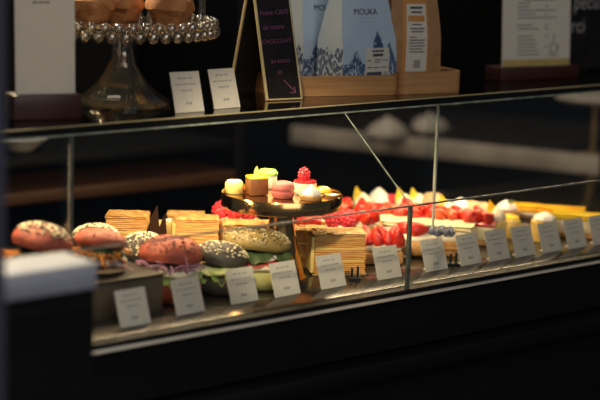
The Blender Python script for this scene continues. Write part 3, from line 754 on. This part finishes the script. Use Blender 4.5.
finish('plate_rim', b, glass('beaded_glass', (.72, .62, .46), 1., .06, 3.2, .03, (.9, .75, .5)), t)
b = bm_(); r = .128
prof = [(r, ZC+.010), (r, ZC+.17), (r*.96, ZC+.20), (r*.8, ZC+.235), (r*.5, ZC+.258), (.012, ZC+.266)]
lathe(b, prof, 72)
bmesh.ops.delete(b, geom=[f for f in b.faces if len(f.verts) > 4], context='FACES_ONLY')
finish('glass_dome', b, cloche_m, t)
b = bm_(); ico(b, (0, 0, ZC+.28), .016, 2); finish('dome_knob', b, crystal, t)
CS = P
for px, py, lb, s in ((92, 16, 'orange brown muffin under the glass dome, beside the white card menu', 1.), (122, 15, 'orange brown muffin at the middle of the glass dome', .95), (170, 18, 'orange brown muffin at the end of the plate under the glass dome', 1.05)):
    Q = at(px, py+6, z=SH1+ZC+.01)
    t = thing('muffin', lb, 'muffin', (Q.x, Q.y+.0, SH1+ZC+.0085), 0, 'muffins under the glass dome')
    b = bm_(); lathe(b, [(0, 0), (.020*s, 0), (.027*s, .006*s), (.031*s, .018*s), (0, .018*s)], 40); wobble(b, .002, 50, px); finish('muffin_base', b, muffin_m, t)
    b = bm_(); lathe(b, [(0, .014*s), (.030*s, .016*s), (.036*s, .024*s), (.034*s, .036*s), (.022*s, .048*s), (0, .053*s)], 40); wobble(b, .005, 45, px); finish('muffin_top', b, muffin_m, t)
    b = bm_()
    for k in range(9):
        a = k*2.4; rr = .027*s*math.sqrt((k+.5)/9); ico(b, (rr*math.cos(a), rr*math.sin(a), .053*s-.012*(k/9)**2-.003), .0035, 1)
    o = finish('chocolate_chips', b, choc_m, t); o['kind'] = 'stuff'

# ---- chalkboard easel
A, B = at(267, 101, z=SH1), at(301, 99.5, z=SH1); M = (A+B)/2; d = B-A; w = d.length; rz = math.atan2(d.y, d.x)
K = at(219, 90, z=SH1)
t = thing('chalkboard_easel', 'small folding black chalkboard easel with gold edges and pink writing', 'chalkboard', (M.x, M.y, SH1+.0005), rz)
HB = .212; LEAN = .30
R = Matrix.Rotation(-LEAN, 4, 'X')
b = bm_(); v = box(b, (0, 0, HB/2), (w, .004, HB)); xf(b, v, rot=R); fp = finish('front_board', b, slate, t, False)
b = bm_(); vs = []
for s in (-1, 1): vs += box(b, (s*(w/2), -.0005, HB/2), (.0026, .0065, HB), .0006)
vs += box(b, (0, -.0005, .001), (w, .0065, .0022))
xf(b, vs, rot=R); finish('gold_edge', b, brass_edge, t)
R2 = Matrix.Translation((-.0, HB*math.sin(LEAN)*2, 0)) @ Matrix.Rotation(LEAN, 4, 'X')
b = bm_(); v = box(b, (0, 0, HB/2), (w, .004, HB)); xf(b, v, rot=R2); finish('rear_board', b, slate, t, False)
b = bm_(); vs = []
for s in (-1, 1): vs += box(b, (s*(w/2), .0, HB/2), (.0026, .0065, HB), .0006)
xf(b, vs, rot=R2); finish('gold_edge', b, brass_edge, t)
def onb(ox, oz, ang=0.):
    def f(x, y):
        ca, sa = math.cos(ang), math.sin(ang)
        return R @ Vector((ox+x*ca-y*sa, -.0024, oz+x*sa+y*ca))
    return f
for s, sz, ox, oz in (('Votre CAFE', .0110, -.001, .140), ('de notre', .0115, -.005, .116), ('CHOCOLAT', .0100, -.002, .093), ('au cacao', .0105, .001, .061), ('ici', .0110, -.003, .042)):
    finish('chalk_writing', text_bm(s, sz, onb(ox, oz, .04), shear=.2), pink_chalk, t, False)
b = bm_()
vs = box(b, (.012, -.0024, .022), (.028, .0004, .0014), rot=(0, .82, 0)) + box(b, (.017, -.0024, .0110), (.011, .0004, .0014), rot=(0, .05, 0)) + box(b, (.0215, -.0024, .0158), (.010, .0004, .0014), rot=(0, 1.45, 0))
xf(b, vs, rot=R); finish('chalk_arrow', b, pink_chalk, t, False)

# ---- wooden trays
def tray(p0, p1, dep, label, ht, sd):
    A, B = at(*p0, z=SH1), at(*p1, z=SH1); d = B-A; L = d.length; rz = math.atan2(d.y, d.x); M = (A+B)/2
    n = Vector((-math.sin(rz), math.cos(rz), 0)); c = M+n*dep/2
    t = thing('wooden_tray', label, 'tray', (c.x, c.y, SH1+.0005), rz, 'plywood trays on the glass shelf')
    th = .006
    b = bm_()
    # wall of the tray: rounded rectangle ring
    rr = .018; def_pts = []
    def ring(ins):
        pts = []; r = max(.002, rr-ins)
        for cx, cy, a0 in ((L/2-rr, dep/2-rr, 0), (-L/2+rr, dep/2-rr, PI/2), (-L/2+rr, -dep/2+rr, PI), (L/2-rr if sd == 0 else L/2-rr, -dep/2+rr, 1.5*PI)):
            for k in range(7): a = a0+k/6*PI/2; pts.append((cx+r*math.cos(a), cy+r*math.sin(a)))
        return pts
    o, i = ring(0), ring(th); n_ = len(o)
    vo0 = [b.verts.new((x, y, 0)) for x, y in o]; vo1 = [b.verts.new((x, y, ht)) for x, y in o]
    vi0 = [b.verts.new((x, y, 0)) for x, y in i]; vi1 = [b.verts.new((x, y, ht)) for x, y in i]
    for k in range(n_):
        j = (k+1) % n_
        b.faces.new((vo0[k], vo0[j], vo1[j], vo1[k])); b.faces.new((vo1[k], vo1[j], vi1[j], vi1[k])); b.faces.new((vi1[k], vi1[j], vi0[j], vi0[k])); b.faces.new((vi0[k], vi0[j], vo0[j], vo0[k]))
    finish('tray_side', b, wood, t, True, .5)
    b = bm_(); b.faces.new([b.verts.new((x, y, .001)) for x, y in i]); e = bmesh.ops.extrude_face_region(b, geom=b.faces[:]); bmesh.ops.translate(b, vec=(0, 0, .004), verts=[v for v in e['geom'] if isinstance(v, bmesh.types.BMVert)])
    finish('tray_floor', b, wood, t, False)
    return c, rz
c1, r1 = tray((274, 97.5), (400, 95), .195, 'long plywood tray holding the blue bags, behind the chalkboard easel', .033, 0)
c2, r2 = tray((401.5, 95), (463, 92.8), .09, 'short plywood tray holding the brown paper bag', .037, 1)

# ---- coffee bags
def bag_surface(w, d, h, sd):
    """front / side loft: returns section outline as function of height"""
    def sec(s):
        if s < .36: k = s/.36; ww, dd = w*(1-.02*k), d*(1-.08*k)
        else: k = (s-.36)/.64; ww, dd = w*(.98-.36*k**1.5), d*(.84*(1-k)+.08)
        return ww, dd
    def front(u, v):          # u -.5...5 across, v 0..h up
        ww, dd = sec(v/h); x = u*ww; bulge = .006*math.cos(PI*u)*math.sin(PI*min(1, v/h*1.1))
        return Vector((x, -dd/2-bulge, v))
    return sec, front
def bag(loc, rz, label, w, d, h, m, sd, brand=None, lower=None):
    t = thing('coffee_bag', label, 'coffee bag', loc, rz, 'coffee bags in the plywood trays')
    sec, front = bag_surface(w, d, h, sd)
    b = bm_(); rings = []; N = 22
    for l in range(N+1):
        v = h*l/N; ww, dd = sec(v/h); ring = []
        for k in range(14): ring.append(tuple(front(-.5+k/14, v)))
        for k in range(6): 
            q3 = k/6; g = .18*ww*math.sin(PI*q3)*(v/h)**1.2*.35; ring.append((ww/2-g, -dd/2+dd*q3, v))
        for k in range(14): f_ = front(.5-k/14, v); ring.append((f_.x, -f_.y, v))
        for k in range(6): 
            q3 = k/6; g = .18*ww*math.sin(PI*q3)*(v/h)**1.2*.35; ring.append((-ww/2+g, dd/2-dd*q3, v))
        rings.append([b.verts.new(p) for p in ring])
    n = len(rings[0])
    for A_, B_ in zip(rings, rings[1:]):
        for k in range(n): b.faces.new((A_[k], A_[(k+1) % n], B_[(k+1) % n], B_[k]))
    b.faces.new(rings[0][::-1]); b.faces.new(rings[-1])
    finish('bag_body', b, m, t, True, .9)
    return t, front, sec
def cells(b, fr, keep, u0, u1, v0, v1, nu, nv, off=.0006):
    for i in range(nu):
        for j in range(nv):
            u, v = u0+(u1-u0)*(i+.5)/nu, v0+(v1-v0)*(j+.5)/nv
            if keep(u, v):
                du, dv = (u1-u0)/nu*.5, (v1-v0)/nv*.5
                ps = [fr(u+a*du, v+c*dv)+Vector((0, -off, 0)) for a, c in ((-1, -1), (1, -1), (1, 1), (-1, 1))]
                b.faces.new([b.verts.new(p) for p in ps])
def blue_bag(loc, rz, label, sd, w=.112):
    h = .215
    t, fr, sec = bag(loc, rz, label, w, .082, h, bag_blue, sd)
    def ridge(u):
        a = max(0, .092-abs(u-.12)*.28); c = max(0, .072-abs(u-.34)*.24); e = max(0, .060-abs(u+.28)*.22); g = .036
        return max(a, c, e, g)+.006*noise.noise(Vector((u*14, sd, 0)))
    def keep(u, v):
        r = ridge(u)+.010
        if v > r: return False
        k = noise.noise(Vector((u*16+v*95, v*60-u*30, sd*3.)))+.5*noise.noise(Vector((u*60, v*200, 1)))
        edge = (r-v)/.02
        return k > (.02 if edge > 1 else -.25)-.12*(u > 0)
    b = bm_(); cells(b, fr, keep, -.5, .5, .005, .125, 70, 62); finish('mountain_print', b, bag_navy, t, False)
    # print that wraps round on to the side gusset
    def side(u, v): 
        ww, dd = sec(v/h); return Vector((-ww/2+.18*ww*math.sin(PI*(u+.5))*(v/h)**1.2*.35-.0006, dd/2*(-2*u), v))
    def keep2(u, v): return v < .066+.03*noise.noise(Vector((u*5, sd, 2))) and noise.noise(Vector((u*10+v*95, v*60-u*14, sd+9.))) > -.02
    b = bm_(); cells(b, side, keep2, -.5, .5, .005, .095, 36, 42, 0); finish('mountain_print', b, bag_navy, t, False)
    V = lambda ox, oz: (lambda x, y: fr((ox+x)/w, oz+y)+Vector((0, -.0008, 0)))
    b = text_bm('MOUKA', .0145, V(-.006, .127)); finish('brand_lettering', b, ink_black, t, False)
    b = bm_(); quad(b, *[V(0, 0)(x, z) for x, z in ((-.026, .1215), (.014, .1215), (.014, .1222), (-.026, .1222))]); quad(b, *[V(0, 0)(x, z) for x, z in ((-.016, .116), (.004, .116), (.004, .1168), (-.016, .1168))]); finish('brand_rule', b, ink_soft, t, False)
    # product label
    W = V; V = lambda ox, oz: W(ox, oz+.010)
    b = bm_()
    nx = 6
    for k in range(nx):
        xa, xb = -.012+.050*k/nx, -.012+.050*(k+1)/nx
        quad(b, *[V(0, 0)(x, z)+Vector((0, -.0004, 0)) for x, z in ((xa, .008), (xb, .008), (xb, .062), (xa, .062))])
    L = finish('product_label', b, paper, t, False)
    b = bm_()
    for x0, x1, z0, z1 in ((.016, .042, .0555, .0585), (.018, .040, .048, .0525), (.007, .015, .0405, .042), (.022, .036, .042, .0432), (.022, .034, .038, .0392), (.040, .051, .0405, .042), (.007, .017, .029, .0302), (.020, .033, .029, .0302), (.037, .050, .029, .0302), (.007, .038, .013, .022), (.042, .0425, .013, .022), (.044, .045, .013, .022), (.0465, .047, .013, .022), (.049, .0505, .013, .022)):
        quad(b, *[V(0, 0)(x, z)+Vector((0, -.0008, 0)) for x, z in ((x0-.016, z0), (x1-.016, z0), (x1-.016, z1), (x0-.016, z1))])
    o = finish('printed_text', b, mat('label_ink', (.05, .06, .10), .7), L, False)
def pixel_x(P):
    v = P-CAM; return 300+F*v.dot(RT)/v.dot(FW)
def in_tray(c, rz, back, px):
    e = Vector((math.cos(rz), math.sin(rz), 0)); n = Vector((-math.sin(rz), math.cos(rz), 0))
    best = min((k*.001-.15 for k in range(300)), key=lambda a: abs(pixel_x(Vector((c.x, c.y, SH1))+e*a+n*back)-px))
    return Vector((c.x, c.y, 0))+e*best+n*back
n1 = Vector((-math.sin(r1), math.cos(r1), 0)); x1v = Vector((math.cos(r1), math.sin(r1), 0))
ZB = SH1+.006
P = in_tray(c1, r1, -.042, 355)
blue_bag((P.x, P.y, ZB), -.12, 'pale blue coffee bag printed with navy mountains, front one with its whole label showing', 1)
P = in_tray(c1, r1, .047, 316)
blue_bag((P.x, P.y, ZB), -.12, 'pale blue coffee bag partly hidden behind the chalkboard easel', 4)
# kraft bag
P = in_tray(c2, r2, .010, 407)
t, fr, sec = bag((P.x, P.y, ZB), -.30, 'brown paper coffee bag with tall orange and white label', .098, .055, .235, kraft, 8)
V = lambda x, z, o=.0008: fr(x/.098, z+.018)+Vector((0, -o, 0))
def strip_quad(b, x0, x1, z0, z1, o, n=5):
    for k in range(n):
        za, zb = z0+(z1-z0)*k/n, z0+(z1-z0)*(k+1)/n
        for j in range(3):
            xa, xb = x0+(x1-x0)*j/3, x0+(x1-x0)*(j+1)/3
            quad(b, V(xa, za, o), V(xb, za, o), V(xb, zb, o), V(xa, zb, o))
b = bm_(); strip_quad(b, -.028, .022, .008, .168, .001, 8); lab = finish('orange_label', b, kraft_orange, t, False)
b = bm_(); strip_quad(b, -.021, .019, .012, .126, .0016, 6); lab2 = finish('white_label', b, paper, lab, False)
b = bm_()
D = -.016
for z, x0, x1, hh in [(.118, .002, .028, .004), (.111, .004, .026, .003), (.091, .004, .024, .002), (.084, .002, .030, .002), (.079, .004, .028, .002), (.070, 0, .014, .0016), (.065, 0, .030, .0016), (.060, 0, .028, .0016), (.055, 0, .030, .0016), (.050, 0, .026, .0016), (.045, 0, .030, .0016)]:
    strip_quad(b, x0+D, x1+D, z, z+hh, .0022, 1)
for k in range(6): strip_quad(b, .010+k*.0022+D, .010+k*.0022+(.0012 if k % 2 else .0006)+D, .018, .032, .0022, 1)
strip_quad(b, .004+D, .022+D, .136, .140, .0018, 1)
finish('printed_text', b, ink, lab2, False)
b = bm_(); strip_quad(b, -.018, .015, .097, .107, .0022, 1); finish('orange_band', b, kraft_orange, lab2, False)

# ================================================================== neighbours of the case
P = at(95, 262, y=-.2); Pb = at(93, 288, y=-.2); Q = at(65, 251, z=P.z)
dep = Q.y+.2
t = thing('side_counter', 'dark counter end with thick white top, blurred close to the camera', 'counter', (P.x, -.2, -H), 0)
ht = P.z+H; tk = .032
b = bm_(); box(b, (-.25, dep/2, (ht-tk)/2), (.5, dep-.004, ht-tk)); box(b, (-.25, .0, ht-tk-.02), (.49, .004, .01)); finish('counter_body', b, black, t)
b = bm_(); box(b, (-.25, dep/2, ht-.002), (.504, dep, .004), .0015); finish('counter_top', b, white_top, t)
b = bm_(); box(b, (-.25, dep/2, ht-.004-(tk-.004)/2), (.504, dep, tk-.004), .001); finish('top_edge', b, slab_edge, t)
P = at(7, 100, y=-.34)
b = bm_(); 
prism(b, [(-.05, 0), (.0, 0), (.0, 1.9), (-.05, 1.9)], 0, .05)
bmesh.ops.bevel(b, geom=b.edges[:], offset=.004, segments=2, affect='EDGES')
o = finish('shopfront_post', b, navy, None); tag(o, 'dark navy shopfront post blurred at the picture edge beside the white counter', 'post', None, (P.x, -.34, -H))

# ---- rear service counter (pale edge) and what stands on it
A, B = at(440, 141, z=0), at(600, 157, z=0); d = (B-A).normalized(); A2 = A-d*.42; B2 = B+d*.10; L = (B2-A2).length; rz = math.atan2(d.y, d.x); M = (A2+B2)/2
t = thing('rear_counter', 'service counter in the dark behind the case with a pale stone edge', 'counter', (M.x, M.y, -H), rz)
b = bm_(); box(b, (0, .30, (H-.045)/2), (L-.04, .54, H-.045)); finish('counter_body', b, black, t)
b = bm_(); box(b, (0, .012, H-.0225), (L, .024, .045), .003); finish('stone_edge', b, marble, t)
b = bm_(); box(b, (0, .31, H-.008), (L, .57, .016), .002); finish('worktop', b, dark_wood, t)
n = Vector((-d.y, d.x, 0))
P = at(586, 155, z=.0); P = P+n*.05
t = thing('brass_cake_stand', 'pale plate on a thin brass leg, dim on the rear counter', 'cake stand', (P.x, P.y, .0005))
b = bm_(); lathe(b, [(0, 0), (.03, 0), (.03, .004), (.006, .007), (.006, .02), (.006, .115), (.02, .122), (0, .122)], 28); finish('leg', b, gold_dull, t)
b = bm_(); lathe(b, [(0, .122), (.085, .124), (.098, .132), (.096, .137), (.04, .142), (0, .144)], 48); finish('plate', b, marble, t)
for px, py, s, lb in ((375, 143, 1., 'pale meringue lying dim on the rear counter, behind the slanted glass joint'), (418, 136, .9, 'pale meringue lying dim on the rear counter, behind the upright glass edge')):
    P = at(px, py, z=0.0)+n*.07
    t = thing('meringue', lb, 'meringue', (P.x, P.y, .0005), -.5, 'meringues on the rear counter')
    b = bm_(); lathe(b, [(0, 0), (.045*s, 0), (.055*s, .014*s), (.048*s, .03*s), (.03*s, .042*s), (.012*s, .05*s), (0, .052*s)], 30, fn=lambda r, z, a: (r*(1+.07*math.cos(5*a+z*60)), z)); wobble(b, .006, 25, px); finish('meringue_body', b, marble, t)
    b = bm_(); lathe(b, [(0, .05*s), (.010*s, .05*s), (.004*s, .058*s), (0, .062*s)], 16); finish('meringue_tip', b, marble, t)

# ---- added cabinet, its brown shelf stands in for a band reflected in the glass
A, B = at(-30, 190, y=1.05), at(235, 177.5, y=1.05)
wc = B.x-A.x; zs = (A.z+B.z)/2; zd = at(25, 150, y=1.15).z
t = thing('reflection_cabinet', 'added dark open cabinet behind the case, its brown shelf imitating a reflection', 'cabinet', ((A.x+B.x)/2, 1.25, -H))
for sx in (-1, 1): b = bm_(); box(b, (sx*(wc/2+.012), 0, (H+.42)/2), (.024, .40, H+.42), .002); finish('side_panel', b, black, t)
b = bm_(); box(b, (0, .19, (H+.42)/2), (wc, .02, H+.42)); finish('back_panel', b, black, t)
b = bm_(); box(b, (0, -.01, zs+H-.012), (wc, .38, .024), .002); finish('shelf', b, mat('brown_reflection', (.11, .045, .017), .5, nscale=8, stretch=(1, 8, 8), col2=(.07, .028, .012)), t)  # brown of the reflected band put into the shelf colour
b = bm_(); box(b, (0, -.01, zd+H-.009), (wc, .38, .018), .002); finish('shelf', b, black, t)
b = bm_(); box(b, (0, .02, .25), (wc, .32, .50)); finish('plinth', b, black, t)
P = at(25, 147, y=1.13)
t = thing('reflection_dish', 'small white dish added behind the case to imitate a reflection on the glass', 'dish', (P.x, 1.15, zd+.0005))  # added dish, its pale rim stands in for a streak reflected in the glass
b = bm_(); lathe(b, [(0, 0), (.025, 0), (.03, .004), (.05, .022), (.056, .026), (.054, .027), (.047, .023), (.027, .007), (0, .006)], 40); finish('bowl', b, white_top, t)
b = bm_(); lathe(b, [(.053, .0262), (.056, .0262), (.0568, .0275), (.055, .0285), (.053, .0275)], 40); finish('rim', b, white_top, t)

# ---- black writing board on the shelf, behind the menu card
Pw = at(588, 74.5, z=SH1)
t = thing('writing_board', 'black board with white handwriting standing on the shelf behind the menu card', 'chalkboard', (Pw.x+.13, Pw.y+.035, SH1+.0005))
b = bm_(); box(b, (0, 0, .166), (.36, .010, .32), .002); finish('board', b, slate, t, False)
for sx in (-1, 1): b = bm_(); box(b, (sx*.13, .006, .004), (.02, .06, .008), .002); finish('foot', b, black, t)
ox, oy = t.location.x, t.location.y-.0055
for word, px, py, cut in (('merci', 571, 33, 'me'), ('pecu', 573.5, 9.5, '')):
    Q = at(px, py, y=oy); b = text_bm(word, .040, lambda x, y: Vector((Q.x-ox+x, -.0056, Q.z-SH1+y)), align='LEFT')
    if cut:
        w0 = text_bm(cut, .040, lambda x, y: Vector((x, 0, y)), align='LEFT'); dx = max(v.co.x for v in w0.verts)+.003; w0.free()
        for v in b.verts: v.co.x -= dx
    finish('chalk_writing', b, white_chalk, t, False)

# ================================================================== light
w = bpy.data.worlds.new('world'); bpy.context.scene.world = w; w.use_nodes = True
bg = w.node_tree.nodes['Background']; bg.inputs['Color'].default_value = (.62, .78, 1, 1); bg.inputs['Strength'].default_value = .05
def area(name, loc, tgt, sx, sy, col, e, spread=PI):
    l = bpy.data.lights.new(name, 'AREA'); l.shape = 'RECTANGLE'; l.size = sx; l.size_y = sy; l.color = col; l.energy = e; l.spread = spread
    o = bpy.data.objects.new(name, l); C.objects.link(o); o.location = (loc[0], loc[1], loc[2]+H)
    dd = Vector(tgt)-Vector(loc); o.rotation_euler = dd.to_track_quat('-Z', 'Y').to_euler()
    return o
WARM = (1, .74, .42)
area('case_light', (-.30, .22, .252), (-.30, .24, 0), .75, .03, WARM, 4)
area('case_light', (.42, .26, .252), (.42, .28, 0), .65, .03, WARM, 2.9)
area('street_light', (-1.3, -3.0, 1.9), (.1, .2, .1), 2.2, 2.2, (1, .92, .82), 40)
sp = bpy.data.lights.new('display_spot', 'SPOT'); sp.energy = 42; sp.color = (1, .80, .50); sp.spot_size = .46; sp.spot_blend = .7; sp.shadow_soft_size = .03
so = bpy.data.objects.new('display_spot', sp); C.objects.link(so); so.location = (-.80, -.40, .66+H)
so.rotation_euler = (Vector((-.06, .18, .10))-Vector((-.80, -.40, .66))).to_track_quat('-Z', 'Y').to_euler()
area('shelf_fill', (-.35, .95, 1.0), (-.3, .33, .3), .12, .12, (1, .76, .45), 2.2, 1.2)  # added warm light, brightens the glass beads and muffins
area('back_room_fill', (.5, .9, 1.5), (1.3, 1.0, 0), .5, .5, (1, .86, .66), 9)  # added light, lifts the dim rear counter
area('counter_fill', (-1.05, -.30, 1.1), (-.95, -.2, 0), .25, .25, (1, .93, .82), 1.3, 1.0)  # added light above the side counter, brightens its white top
sc = bpy.context.scene
sc.view_settings.view_transform = 'Standard'; sc.view_settings.look = 'None'
sc.view_settings.exposure = 0
sc.cycles.max_bounces = 12; sc.cycles.transparent_max_bounces = 24; sc.cycles.caustics_reflective = False; sc.cycles.caustics_refractive = False
